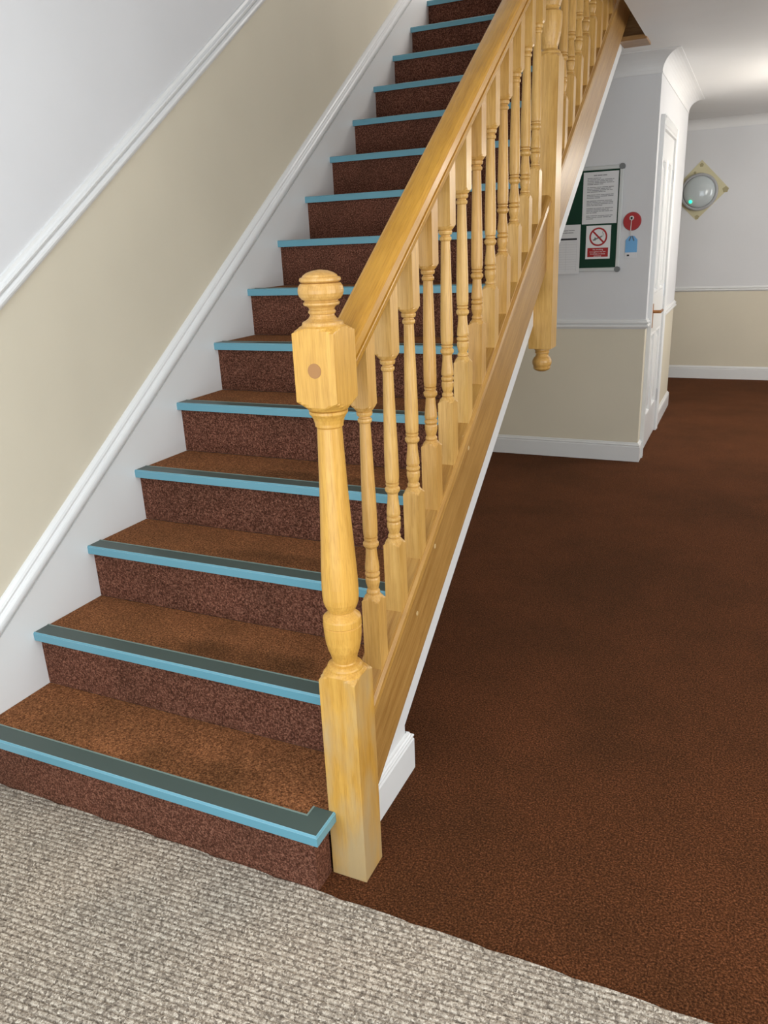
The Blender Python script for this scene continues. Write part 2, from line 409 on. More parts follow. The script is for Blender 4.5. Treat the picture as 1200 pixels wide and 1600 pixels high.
# right wall with a window opening, entrance wall with a glazed opening (both behind or beside the camera)
bm = bmesh.new()
wy0, wy1, wz0, wz1 = 4.15, 5.65, 0.95, 2.15
vy0, vy1, vz0, vz1 = -1.3, 0.9, 0.85, 2.15
for y0, y1 in ((YB, vy0), (vy1, wy0), (wy1, YF)): box(bm, XR, XR+.12, y0, y1, 0, .86, 0); box(bm, XR, XR+.12, y0, y1, .86, CEIL, 1)
for y0, y1, z0, z1 in ((wy0, wy1, wz0, wz1), (vy0, vy1, vz0, vz1)):
    box(bm, XR, XR+.12, y0, y1, 0, z0, 0); box(bm, XR, XR+.12, y0, y1, z1, CEIL, 1)
struct(obj('wall_right', bm, ['wall_cream', 'wall_white']), 'right hall wall with a window')
bm = bmesh.new()
ex0, ex1, ez = 0.15, 3.05, 2.20
box(bm, -.02, ex0, YB-.12, YB, 0, CEIL, 1); box(bm, ex1, XR, YB-.12, YB, 0, CEIL, 1); box(bm, ex0, ex1, YB-.12, YB, ez, CEIL, 1)
struct(obj('wall_entrance', bm, ['wall_cream', 'wall_white']), 'entrance wall behind the viewer')

# ceiling with the stairwell opening
OX, OY0, OY1 = 1.262, 0.75, 3.70
bm = bmesh.new()
for x0, x1, y0, y1 in ((OX, XR, YB, YF), (-.02, OX, YB, OY0), (-.02, OX, OY1+.07, YF)):
    box(bm, x0, x1, y0, y1, CEIL, CEIL+.30)
struct(obj('ceiling', bm, 'ceil'), 'white painted hall ceiling')
# upper stairwell enclosure
bm = bmesh.new()
box(bm, OX+.9, OX+1.0, OY0-.6, 5.6, CEIL+.36, TOP, 1); box(bm, -.02, OX+.9, 5.5, 5.6, CEIL+.36, TOP, 1); box(bm, -.02, OX+.9, OY0-.6, OY0-.5, CEIL+.36, TOP, 1)
struct(obj('wall_upper', bm, ['wall_cream', 'wall_white']), 'walls of the upper landing')
struct(obj('ceiling_upper', B(-.14, OX+1.0, OY0-.6, 5.6, TOP, TOP+.1), 'ceil'), 'ceiling over the upper landing')

# ------------------------------------------------------------------ mouldings
def mould(name, prof, path, mat='gloss_white', label=None, smooth=0.6, parent=None):
    bm = bmesh.new(); sweep(bm, prof, path)
    o = obj(name, bm, mat, smooth=smooth, parent=parent)
    return struct(o, label) if parent is None else o
def arc(cx, cy, r, a0, a1, n=6):
    return [(cx + r*math.cos(math.radians(a0+(a1-a0)*i/n)), cy + r*math.sin(math.radians(a0+(a1-a0)*i/n))) for i in range(n+1)]
# dado rail section (a = projection, b = height about its centre)
DADO = [(0, -.030), (.004, -.030), (.006, -.024)] + arc(.008, -.012, .012, -90, 90, 6) + [(.012, .002)] + arc(.012, .010, .006, -90, 90, 4) + [(.008, .020), (.006, .028), (0, .030)]
SKIRT = [(0, 0), (.016, 0), (.016, .098), (.0135, .102)] + arc(.010, .110, .006, -70, 90, 5) + [(.007, .119), (.006, .124), (0, .128)]
# sloping dado rail on the stair wall: profile heights stretched to plumb section
k = 1/math.cos(PITCH)
mould('trim_1', [(a*1.15, b*1.05*k) for a, b in DADO],
      [((-.02, YB, zlow), (1,0,0), (0,0,1)), ((-.02, -0.3, zlow), (1,0,0), (0,0,1)), ((-.02, ytop, zp(ytop, DR)), (1,0,0), (0,0,1)), ((-.02, 5.5, zp(ytop, DR)), (1,0,0), (0,0,1))],
      label='white dado rail sloping up the stair wall')
sk = lambda x, y, A: ((x, y, 0), A, (0, 0, 1))
r2 = lambda x, y: (x, y, 0)
# cupboard wall rail and skirting wrap round the corner
mould('trim_2', DADO, [((-.02, WY, DZ), (0,-1,0), (0,0,1)), ((WX, WY, DZ), (1,-1,0), (0,0,1)), ((WX, D0-.068, DZ), (1,0,0), (0,0,1))], label='white dado rail on the noticeboard wall')
mould('trim_3', DADO, [((WX, D1+.068, DZ-.03), (1,0,0), (0,0,1)), ((WX, WE, DZ-.03), (1,1,0), (0,0,1)), ((0.2, WE, DZ-.03), (0,1,0), (0,0,1))], label='white dado rail on the passage wall beyond the door')
mould('trim_4', [(a*.9, b*.8) for a, b in DADO], [((-.02, YF, DF), (0,-1,0), (0,0,1)), ((XR, YF, DF), (0,-1,0), (0,0,1))], label='thin dado rail on the far wall')
mould('baseboard_alcove', SKIRT, [sk(-.02, WY, (0,-1,0)), sk(WX, WY, (1,-1,0)), sk(WX, D0-.068, (1,0,0))], label='white skirting below the noticeboard wall')
mould('baseboard_passage', SKIRT, [sk(WX, D1+.068, (1,0,0)), sk(WX, WE, (1,1,0)), sk(0.2, WE, (0,1,0))], label='white skirting beyond the passage door')
mould('baseboard_far', SKIRT, [sk(-.02, YF, (0,-1,0)), sk(XR, YF, (0,-1,0))], label='white skirting along the far wall')
mould('baseboard_right', SKIRT, [sk(XR, YB, (-1,0,0)), sk(XR, YF, (-1,0,0))], label='white skirting along the right wall')
mould('baseboard_left', SKIRT, [sk(-.02, YB, (1,0,0)), sk(-.02, -.25, (1,0,0))], label='white skirting along the left wall before the stair')
# coved cornice
CR = 0.098
COVE = [(0, 0), (0, -CR-.006), (.004, -CR-.006), (.004, -CR)] + [(CR+.002 - CR*math.cos(math.radians(t)), -CR + CR*math.sin(math.radians(t))*0.97) for t in range(0, 91, 9)] + [(CR+.006, -.003), (CR+.006, 0)]
mould('trim_5', COVE, [((-.02, WY, CEIL), (0,-1,0), (0,0,1)), ((WX, WY, CEIL), (1,-1,0), (0,0,1)), ((WX, WE, CEIL), (1,1,0), (0,0,1)), ((-.02, WE, CEIL), (0,1,0), (0,0,1))], 'ceil', 'coved cornice round the cupboard block', smooth=0.5)
mould('trim_6', [(a*.75, b*.75) for a, b in COVE], [((-.02, YF, CEIL), (0,-1,0), (0,0,1)), ((XR, YF, CEIL), (0,-1,0), (0,0,1))], 'ceil', 'coved cornice on the far wall', smooth=0.5)
mould('trim_7', COVE, [((XR, YB, CEIL), (-1,0,0), (0,0,1)), ((XR, YF, CEIL), (-1,0,0), (0,0,1))], 'ceil', 'coved cornice on the right wall', smooth=0.5)

# window and entrance frames (out of view, they frame the daylight)
def window(name, y0, y1, z0, z1, label):
    wn = empty(name, (XR, (y0+y1)/2, z0)); struct(wn, label)
    ym = (y0+y1)/2
    for nm, a in (('window_frame', (XR+.05, XR+.10, y0, y0+.06, z0, z1)), ('window_frame', (XR+.05, XR+.10, y1-.06, y1, z0, z1)), ('window_frame', (XR+.05, XR+.10, y0+.06, y1-.06, z0, z0+.06)),
                  ('window_frame', (XR+.05, XR+.10, y0+.06, y1-.06, z1-.06, z1)), ('mullion', (XR+.055, XR+.095, ym-.025, ym+.025, z0+.06, z1-.06)), ('window_sill', (XR-.04, XR+.10, y0-.04, y1+.04, z0-.03, z0))):
        o = obj(nm, B(*a), 'gloss_white', wn); o.matrix_parent_inverse = Matrix.Translation(wn.location).inverted()
window('window_1', wy0, wy1, wz0, wz1, 'white framed window in the right hall wall opposite the passage door')
window('added_window_2', vy0, vy1, vz0, vz1, 'white framed window added to carry fill light beside the entrance')  # unseen window, added to hold the lobby fill light
en = empty('door_2', ((ex0+ex1)/2, YB, 0)); struct(en, 'glazed entrance doors behind the viewer')
for a in ((ex0, ex0+.07, YB-.09, YB-.03, 0, ez), (ex1-.07, ex1, YB-.09, YB-.03, 0, ez), ((ex0+ex1)/2-.06, (ex0+ex1)/2+.06, YB-.09, YB-.03, 0, ez), (ex0, ex1, YB-.09, YB-.03, ez-.08, ez), (ex0, ex1, YB-.09, YB-.03, 0, .15)):
    o = obj('door_frame', B(*a), 'gloss_white', en); o.matrix_parent_inverse = Matrix.Translation(en.location).inverted()

# ------------------------------------------------------------------ passage door
dr = empty('door_1', (WX, (D0+D1)/2, 0)); struct(dr, 'white panelled door in the passage wall with a brass lever handle')
def P_(name, bm, mt, parent=dr, smooth=None):
    o = obj(name, bm, mt, parent, smooth=smooth)
    root = parent
    inv = Matrix.Translation(parent.location).inverted() if parent is dr else Matrix.Identity(4)
    if parent is not dr: inv = parent.matrix_parent_inverse.copy() @ Matrix.Identity(4); inv = Matrix.Identity(4)
    o.matrix_parent_inverse = inv
    return o
xd = WX + .004               # leaf face
leaf = bmesh.new()
st_, ra = .105, .02
pan = [(0.235, 0.80), (1.06, 1.885)]
mid = (D0+D1)/2
for y0, y1 in ((D0+.004, D0+st_), (D1-st_, D1-.004), (mid-.05, mid+.05)): box(leaf, xd-.04, xd, y0, y1, .008, DH-.004)
for y0, y1 in ((D0+st_, mid-.05), (mid+.05, D1-st_)):
    for z0, z1 in ((.008, pan[0][0]), (pan[0][1], pan[1][0]), (pan[1][1], DH-.004)): box(leaf, xd-.04, xd, y0, y1, z0, z1)
lf = P_('door_leaf', leaf, 'gloss_white')
for y0, y1 in ((D0+st_, mid-.05), (mid+.05, D1-st_)):
    for z0, z1 in pan:
        pb = bmesh.new(); ring = []
        for ins, xx in ((0, xd), (.008, xd+.004), (.018, xd+.002), (.026, xd-.016), (.036, xd-.016), (.066, xd-.003)):
            ring.append([pb.verts.new(q) for q in ((xx, y0+ins, z0+ins), (xx, y1-ins, z0+ins), (xx, y1-ins, z1-ins), (xx, y0+ins, z1-ins))])
        for a, b in zip(ring, ring[1:]):
            for i in range(4): pb.faces.new((a[i], a[(i+1) % 4], b[(i+1) % 4], b[i]))
        pb.faces.new(ring[-1])
        o = obj('door_panel', pb, 'gloss_white', lf)
ARCH = [(0, 0), (.018, 0), (.018, .012), (.022, .018), (.019, .030), (.022, .052), (.024, .058), (.024, .068), (0, .068)]
def architrave(p0, p1, out):
    bm = bmesh.new(); sweep(bm, ARCH, [(p0, (1,0,0), out), (p1, (1,0,0), out)]); return bm
P_('architrave', architrave((WX, D0, 0), (WX, D0, DH+.068), (0,-1,0)), 'gloss_white', smooth=0.5)
P_('architrave', architrave((WX, D1, 0), (WX, D1, DH+.068), (0,1,0)), 'gloss_white', smooth=0.5)
P_('architrave', architrave((WX, D0, DH), (WX, D1, DH), (0,0,1)), 'gloss_white', smooth=0.5)
jb = bmesh.new(); box(jb, WX-.1, WX, D0-.001, D0+.004, 0, DH); box(jb, WX-.1, WX, D1-.004, D1+.001, 0, DH); box(jb, WX-.1, WX, D0, D1, DH-.004, DH+.001)
P_('door_jamb', jb, 'gloss_white')
hp = P_('door_handle', B(xd, xd+.010, D0+.075, D0+.117, .845, 1.0, bev=.002), 'brass')
lv = bmesh.new(); disc(lv, (xd+.010, D0+.096, .950), .010, 'x', .046, 16); box(lv, xd+.048, xd+.062, D0+.086, D0+.215, .942, .958, bev=.004)
obj('lever', lv, 'brass', hp)
for z in (0.28, 1.05, 1.80):
    P_('hinge', B(xd, xd+.006, D1-.016, D1+.002, z-.045, z+.045), 'steel')
for ch in dr.children:
    ch.matrix_parent_inverse = Matrix.Translation(dr.location).inverted()

# ------------------------------------------------------------------ staircase
stair = thing(empty('staircase', (0, 0, 0)), 'straight brown carpeted staircase with blue step edges and white wall string', 'staircase')
SX1 = 1.107                               # right ends of the treads
SXN = 1.103
for kstep in range(1, NST+1):
    y0 = (kstep-1)*G; z = kstep*H
    # riser
    bm = bmesh.new()
    yr = y0 + OV
    if kstep == 1:
        box(bm, .0, SXN, yr, yr+.012, 0, z-.026)
        box(bm, SXN-.012, SXN, yr+.012, NY-.0005, 0, z-.026)
    else: box(bm, .0, SX1, yr, yr+.012, (kstep-1)*H-.002, z-.026)
    obj('riser', bm, 'stair_carpet_shaded', stair)
    # tread
    bm = bmesh.new()
    x1 = SXN if kstep == 1 else SX1
    yend = kstep*G + OV + .001 if kstep < NST else y0 + .06
    box(bm, 0, x1, y0+.006, yend, z-.026, z-.0035)
    tr = obj('tread', bm, 'tread_carpet_lit', stair)
    # nosing: blue fascia with pale back edge and dark grip insert
    fh, dp, R_ = .027, .060, .0036
    prof = [(0, -fh), (.003, -fh), (.0035, -.004), (.006, -.0028), (dp-.004, -.0028), (dp-.004, 0.0008), (dp, .0005), (dp, -.0036), (.0058, -.0036)]
    prof = [(.0058, -fh), (0, -fh), (0, -R_), (R_, 0), (.0055, 0), (.0055, -.0036)]
    hl_strip = [(-.0002, -R_-.0004), (R_+.0006, .0003), (R_+.0006, -.0006), (.0006, -R_-.0004)]  # thin strip that paints the highlight along the top front edge
    if kstep > 1:
        bm = bmesh.new(); sweep(bm, prof, [((0, y0, z), (0,1,0), (0,0,1)), ((SX1, y0, z), (0,1,0), (0,0,1))])
        obj('nosing', bm, 'nose_blue', tr)
        bm = bmesh.new(); sweep(bm, hl_strip, [((0, y0, z), (0,1,0), (0,0,1)), ((SX1, y0, z), (0,1,0), (0,0,1))])
        obj('nosing_highlight', bm, 'nose_highlight', tr)
        obj('nosing_edge', B(0, SX1, y0+dp-.004, y0+dp, z-.0036, z+.0006), 'nose_edge', tr)
        obj('grip_insert', B(0, SX1, y0+.0055, y0+dp-.004, z-.0036, z-.0008), 'insert', tr)
    else:
        W = 1.1262; ye = NY - .0006
        bm = bmesh.new()
        sweep(bm, prof, [((-.0, y0, z), (0,1,0), (0,0,1)), ((W, y0, z), (-1,1,0), (0,0,1)), ((W, ye, z), (-1,0,0), (0,0,1))])
        obj('nosing', bm, 'nose_blue', tr)
        bm = bmesh.new(); sweep(bm, hl_strip, [((0, y0, z), (0,1,0), (0,0,1)), ((W, y0, z), (-1,1,0), (0,0,1)), ((W, ye, z), (-1,0,0), (0,0,1))])
        obj('nosing_highlight', bm, 'nose_highlight', tr)
        a_ = bmesh.new(); box(a_, 0, W-dp, y0+dp-.004, y0+dp, z-.0036, z+.0006); box(a_, W-dp, W-dp+.004, y0+dp-.004, ye, z-.0036, z+.0006)
        obj('nosing_edge', a_, 'nose_edge', tr)
        a_ = bmesh.new(); poly_prism(a_, [(0, y0+.0055, z-.0008), (W-.0055, y0+.0055, z-.0008), (W-.0055, ye, z-.0008), (W-dp+.004, ye, z-.0008), (W-dp+.004, y0+dp-.004, z-.0008), (0, y0+dp-.004, z-.0008)], (0, 0, -.0028))
        obj('grip_insert', a_, 'insert', tr)
bm = bmesh.new(); yl = (NST-1)*G + .0605; box(bm, -.015, OX+.89, yl, 5.49, NST*H-.05, NST*H-.0035); box(bm, SX1+.07, OX+.89, OY0-.4, yl, NST*H-.05, NST*H-.0035) if 0 else None
struct(obj('floor_landing', bm, 'stair_carpet_shaded'), 'carpeted upper landing')
# white wall string with moulded capping
bm = bmesh.new()
pitch_sweep(bm, [(-.0195, -.30), (0, -.30), (0, .115), (-.0195, .115)], 0.05, NST*G-.10)
poly_prism(bm, [(-.0195, -.18, 0), (-.0195, .05, 0), (-.0195, .05, zp(.05, .115)), (-.0195, -.18, zp(-.18, .115))], (.0195, 0, 0))
ws = obj('wall_string', bm, 'gloss_white', stair)
cap = [(0, 0), (.012, 0), (.014, .006), (.020, .010)] + [( .018 + .010*math.cos(math.radians(t)), .030 + .020*math.sin(math.radians(t))) for t in range(-70, 91, 20)] + [(.016, .054), (.017, .062), (.014, .070), (.006, .078), (0, .080)]
bm = bmesh.new(); pitch_sweep(bm, [(a-.0195, .112+b) for a, b in cap], -.18, NST*G-.10)
obj('string_moulding', bm, 'gloss_white', ws, smooth=0.5)
# oak outer string with capping
ys0, ys1 = NY+NW, 3.665
XS = 1.172
bm = bmesh.new(); pitch_sweep(bm, [(SX1, -.175), (XS, -.175), (XS, .052), (SX1, .052)], ys0, ys1)
os_ = obj('outer_string', bm, 'oak_string', stair)
y2a, y2b = 1.935-.045, 1.935+.045
for ya, yb in ((ys0, y2a), (y2b, ys1)):
    bm = bmesh.new(); pitch_sweep(bm, [(1.112, .048), (XS+.003, .048), (XS+.010, .056), (XS+.013, .066), (XS+.011, .082), (XS+.004, .090), (XS-.004, .092), (1.136, .092), (1.112, .088)], ya, yb)
    obj('string_capping', bm, 'oak_cap', os_, smooth=0.7)
for y, z in ((0.44, 0.545), (0.515, 0.515), (0.655, 0.655), (0.90, 0.905), (0.95, 0.86)):
    bm = bmesh.new(); disc(bm, (XS, y, z), .0065, 'x', .0008, 14); obj('screw_plug', bm, 'plug_pale', os_)
# plastered soffit
SF = -.385
XP = 1.125
bm = bmesh.new()
ysk = 0.523
poly_prism(bm, [(0, ysk-.012, .0), (0, ysk-.012, zp(ysk-.012, SF)), (0, 3.70, zp(3.70, SF)), (0, 3.70, zp(3.70, -.27)), (0, .20, zp(.20, -.27)), (0, .20, 0)], (XP, 0, 0))
sof = obj('soffit', bm, 'gloss_white', stair)
bm = bmesh.new(); sweep(bm, SKIRT, [sk(XP, NY+NW, (1,0,0)), sk(XP, ysk, (1,1,0)), sk(0.0, ysk, (0,1,0))])
obj('skirting', bm, 'gloss_white', sof, smooth=0.6)

# ------------------------------------------------------------------ balustrade
bal = thing(empty('balustrade', (AX, NY+NW/2, 0)), 'varnished oak balustrade with turned newels, balusters and a broad handrail', 'balustrade')
def BP(name, bm, mt, parent=bal, smooth=None, loc=None):
    o = obj(name, bm, mt, parent, smooth=smooth)
    return o
BIG = 0.2
HW = NW/2
newel = [(0, BIG), (.536, BIG), (.540, .0634), (.545, .058), (.551, .050), (.557, .0425), (.559, .0405), (.562, .0405), (.566, .039), (.570, .034), (.573, .0275), (.576, .0262),
         (.583, .0285), (.592, .0305), (.605, .0350), (.624, .0392), (.645, .0415), (.664, .0424), (.666, .0405), (.668, .0426), (.681, .0424), (.685, .0415), (.691, .0350), (.696, .0300), (.699, .0275),
         (.7010, .0300), (.706, .0325), (.713, .0358), (.722, .0385), (.735, .0397), (.760, .0398), (.800, .0384), (.896, .0333), (.980, .0295), (1.063, .0268), (1.107, .0256), (1.1085, .0240),
         (1.110, .0285), (1.113, .0288), (1.116, .0290), (1.124, .0310), (1.131, .0345), (1.135, .0378), (1.137, .0390), (1.142, .0390), (1.1435, .0352), (1.1450, .0405), (1.149, .0435), (1.154, .050), (1.160, .058), (1.164, .0634), (1.166, BIG),
         (1.294, BIG), (1.296, .0634), (1.300, .056), (1.305, .047), (1.308, .0415), (1.310, .0392)]
finial = [(1.308, .0415), (1.3105, .0400), (1.3135, .0395), (1.3155, .0375), (1.317, .0335), (1.321, .0275), (1.326, .0240), (1.3285, .0235), (1.3300, .0255), (1.333, .0266), (1.336, .0255), (1.3375, .0240),
          (1.341, .0255), (1.344, .0290), (1.3455, .0335), (1.3475, .0350), (1.3505, .0350), (1.3525, .0325), (1.354, .0318), (1.357, .0375), (1.362, .0415), (1.368, .0437), (1.374, .0439), (1.381, .0422), (1.3855, .0388), (1.3870, .0340),
          (1.3885, .0378), (1.3905, .0398), (1.394, .0398), (1.3965, .0380), (1.3972, .0345), (1.401, .0320), (1.405, .0255), (1.4085, .0150), (1.4105, .0)]
bm = bmesh.new(); turned(bm, newel, HW, 48)
nw1 = BP('newel_post', bm, 'oak_newel', smooth=0.45)
bm = bmesh.new(); turned(bm, finial, None, 48); BP('finial', bm, 'oak', nw1, smooth=0.6)
bm = bmesh.new(); disc(bm, (0, -HW-.0006, 1.226), .0145, 'y', .004, 28); o = BP('plug', bm, 'plug', nw1); o['label'] = 'round dark wooden plug'
# intermediate drop newel
Y2 = 1.935; zb, zt = 1.030, 2.045
n2 = [(zb-.004, .040), (zb-.002, .0615), (zb, BIG), (zt, BIG), (zt+.004, .0634), (zt+.010, .055), (zt+.017, .045), (zt+.019, .0405), (zt+.026, .0400), (zt+.031, .034), (zt+.036, .029), (zt+.045, .0295), (zt+.060, .0335), (zt+.085, .0385), (zt+.115, .0418), (zt+.135, .0424), (zt+.150, .0415), (zt+.158, .032), (zt+.163, .030),
      (zt+.168, .034), (zt+.185, .039), (zt+.22, .0395), (zt+.30, .034), (zt+.385, .028), (zt+.40, .038), (zt+.41, .0395), (zt+.42, .048), (zt+.428, .0634), (zt+.43, BIG), (zt+.59, BIG), (zt+.595, .0634), (zt+.607, .0405)]
bm = bmesh.new(); turned(bm, n2, HW, 48)
nw2 = BP('newel_post', bm, 'oak', smooth=0.45); nw2.location = (0, Y2-(NY+HW), 0)
pend = [(zb-.003, .031), (zb-.010, .031), (zb-.013, .0275), (zb-.016, .0265), (zb-.018, .0285), (zb-.022, .0285), (zb-.024, .0255), (zb-.031, .0245), (zb-.036, .0270), (zb-.042, .033), (zb-.050, .0372), (zb-.058, .0388), (zb-.066, .0380), (zb-.074, .0345), (zb-.076, .0325), (zb-.078, .0345), (zb-.084, .0335), (zb-.090, .028), (zb-.095, .017), (zb-.097, 0)]
bm = bmesh.new(); turned(bm, pend[::-1], None, 40); BP('pendant', bm, 'oak', nw2, smooth=0.6)
bm = bmesh.new(); turned(bm, [(z-1.308+zt+.607, r) for z, r in finial], None, 40); BP('finial', bm, 'oak', nw2, smooth=0.6)

# handrail (profile about its centre line: x across, w vertical above the nosing line)
RT = 0.950
_h = [(.0, .0), (.012, -.0006), (.024, -.0030), (.0315, -.0075), (.0345, -.0135), (.0345, -.036), (.0338, -.0385), (.0285, -.0395), (.0280, -.0440), (.0300, -.0455), (.0335, -.0465), (.0340, -.0500), (.0325, -.0560), (.0295, -.0640), (.0270, -.0740)]
hr = [(a, b) for a, b in _h] + [(-a, b) for a, b in _h[:0:-1]]
YO = NY + HW
def rail(y0, y1):
    bm = bmesh.new()
    sweep(bm, [(a, RT+b) for a, b in hr], [((0, y0-YO, zp(y0)), (1,0,0), (0,0,1)), ((0, y1-YO, zp(y1)), (1,0,0), (0,0,1))])
    return BP('handrail', bm, 'oak_rail', smooth=0.5)
rail(NY+NW-.002, Y2-HW+.002); rail(Y2+HW-.002, 3.62)

# balusters: one mesh, seated on the string capping
BY0, BSP = 0.2976, G/2
s_ = .0215
zc = zp(0, 0) + 0    # local z = 0 on the nosing line below the baluster axis
def bz(z): return z - zp(BY0)          # measured on the first baluster
L0 = 0.6799 - .006
lo = [(0.0, .0290), (.004, .0245), (.009, .0205), (.013, .0170), (.016, .0150), (.018, .0126), (.0195, .0152), (.023, .0152), (.026, .0140), (.029, .0118), (.036, .0138), (.046, .0160), (.055, .0163), (.0595, .0150), (.061, .0122), (.0625, .0155), (.066, .0168), (.070, .0165), (.073, .0140), (.075, .0122), (.0765, .0158), (.082, .0163), (.095, .0152), (.115, .0130), (.132, .0120), (.134, .0140), (.139, .0172), (.145, .0176), (.149, .0150), (.152, .0122), (.1535, .0152), (.158, .0155), (.160, .0120), (.1615, .0150), (.170, .0160), (.190, .0163), (.240, .0158), (.330, .0138), (.428, .0116),
      (.430, .0142), (.434, .0152), (.438, .0145), (.440, .0120), (.4425, .0116), (.445, .0158), (.450, .0170), (.453, .0170), (.4545, .0150), (.457, .0180), (.464, .0235), (.469, .0290)]
base = bz(L0 - .022)
prof = [(base+z, r*1.06) for z, r in lo]
zbot = .080; ztop = RT - .055
full = [(zbot, BIG), (prof[0][0]-.001, BIG)] + prof + [(prof[-1][0]+.001, BIG), (ztop, BIG)]
bm = bmesh.new(); turned(bm, full, s_, 24)
bm.verts.ensure_lookup_table()
for v in bm.verts:                       # ends cut to the pitch
    if abs(v.co.z-zbot) < 1e-6 or abs(v.co.z-ztop) < 1e-6: v.co.z += SL*v.co.y
b0 = BP('baluster', bm, 'oak', smooth=0.45)
idx = list(range(0, 12)) + list(range(14, 25))
for j, i in enumerate(idx):
    o = b0 if j == 0 else b0.copy()
    if j: COL.objects.link(o); o.parent = bal
    y = BY0 + BSP*i
    o.location = (0, y-YO, zp(y))
    # infill fillet on the capping before each baluster
    ya = (NY+NW if i == 0 else (Y2+HW if i == 14 else y-BSP+s_)); yb = y-s_
    if i == 11 or i == 24: pass
    fb = bmesh.new(); sweep(fb, [(-s_, .090), (s_, .090), (s_, .0985), (-s_, .0985)], [((0, ya-YO, zp(ya)), (1,0,0), (0,0,1)), ((0, yb-YO, zp(yb)), (1,0,0), (0,0,1))])
    BP('fillet', fb, 'oak_cap')
# landing apron and edge trim at the head of the stairwell
tr8 = struct(empty('trim_8', (1.2, 3.69, CEIL)), 'oak apron and edging at the head of the stairwell')
for nm, bx in (('apron', B(SX1, OX, OY1-.02, OY1+.02, CEIL, NST*H-.055)), ('edging', B(XP+.002, OX+.006, 3.585, 3.765, CEIL-.010, CEIL+.012, bev=.002))):
    o = obj(nm, bx, 'oak_cross', tr8); o.matrix_parent_inverse = Matrix.Translation(tr8.location).inverted()

# ------------------------------------------------------------------ noticeboard and things on the wall
yw = WY
nb = thing(empty('noticeboard', (0.80, yw, 1.235)), 'green felt noticeboard in a pale aluminium frame on the wall under the stair', 'noticeboard')
def local(root, o):
    o.matrix_parent_inverse = Matrix.Translation(root.location).inverted(); return o
bx0, bx1, bz0, bz1 = 0.36, 1.122, 1.225, 1.838
local(nb, obj('felt', B(bx0+.008, bx1-.008, yw-.010, yw-.001, bz0+.008, bz1-.008), 'felt', nb))
fw = .022
for a in ((bx0+.012, bx1-.012, yw-.016, yw-.001, bz0, bz0+fw), (bx0+.012, bx1-.012, yw-.016, yw-.001, bz1-fw, bz1), (bx0, bx0+fw, yw-.016, yw-.001, bz0+.012, bz1-.012), (bx1-fw, bx1, yw-.016, yw-.001, bz0+.012, bz1-.012)):
    local(nb, obj('frame_rail', B(*a, bev=.003), 'frame_alu', nb))
for x in (bx0+.010, bx1-.010):
    for z in (bz0+.010, bz1-.010):
        bm = bmesh.new(); disc(bm, (x, yw-.019, z), .017, 'y', .018, 20, r2=.018); local(nb, obj('corner_cap', bm, 'grey_plastic', nb))

def words(bm, x0, x1, z, h, y, rnd, fill=1.0):
    x = x0; end = x0 + (x1-x0)*fill
    while x < end - .004:
        w = min(rnd.uniform(.012, .045), end-x)
        vs2 = [bm.verts.new(p) for p in ((x, y, z), (x+w, y, z), (x+w, y, z+h), (x, y, z+h))]
        bm.faces.new(vs2); x += w + .0028
rnd = random.Random(3)
# long typed notice
yn = yw - .0125
np_ = thing(empty('typed_notice', (0.985, yn, 1.51)), 'tall white typed notice pinned at the top of the green noticeboard', 'notice')
local(np_, obj('sheet', B(.884, 1.094, yn-.0006, yn+.0006, 1.508, 1.806), 'paper', np_))
bm = bmesh.new(); words(bm, .945, 1.03, 1.783, .006, yn-.0009, rnd)
z = 1.768
para = [.5, 1, .95, 1, .6, 0, 1, .9, 1, .7, 0, 1, 1, .5, 0, .95, 1, 1, .6, 0, 1, .85, 1, .4, 0, 1, .95, .3]
for fl in para:
    if fl: words(bm, .908, 1.068, z, .0042, yn-.0009, rnd, fl)
    z -= .0086
local(np_, obj('printed_text', bm, 'ink', np_))
# form on the left below it
fp = thing(empty('form_sheet', (0.80, yw-.020, 1.21)), 'white form sheet with a black heading bar hanging at the lower left of the noticeboard', 'notice')
yf = yw - .018
local(fp, obj('sheet', B(.668, .878, yf-.0006, yf+.0006, 1.212, 1.509), 'paper', fp))
bm = bmesh.new(); words(bm, .745, .845, 1.472, .005, yf-.0009, rnd); words(bm, .755, .835, 1.459, .005, yf-.0009, rnd)
local(fp, obj('printed_text', bm, 'ink', fp))
local(fp, obj('heading_bar', B(.690, .858, yf-.001, yf-.0007, 1.418, 1.429), 'ink_black', fp))
bm = bmesh.new()
for i in range(12):
    zz = 1.405 - i*.0148; box(bm, .690, .858, yf-.0009, yf-.0007, zz, zz+.0008)
for x in (.690, .735, .79, .857): box(bm, x, x+.0008, yf-.0009, yf-.0007, 1.2278, 1.4055)
local(fp, obj('form_lines', bm, plain('faint_ink', (.45, .45, .47), .8), fp))
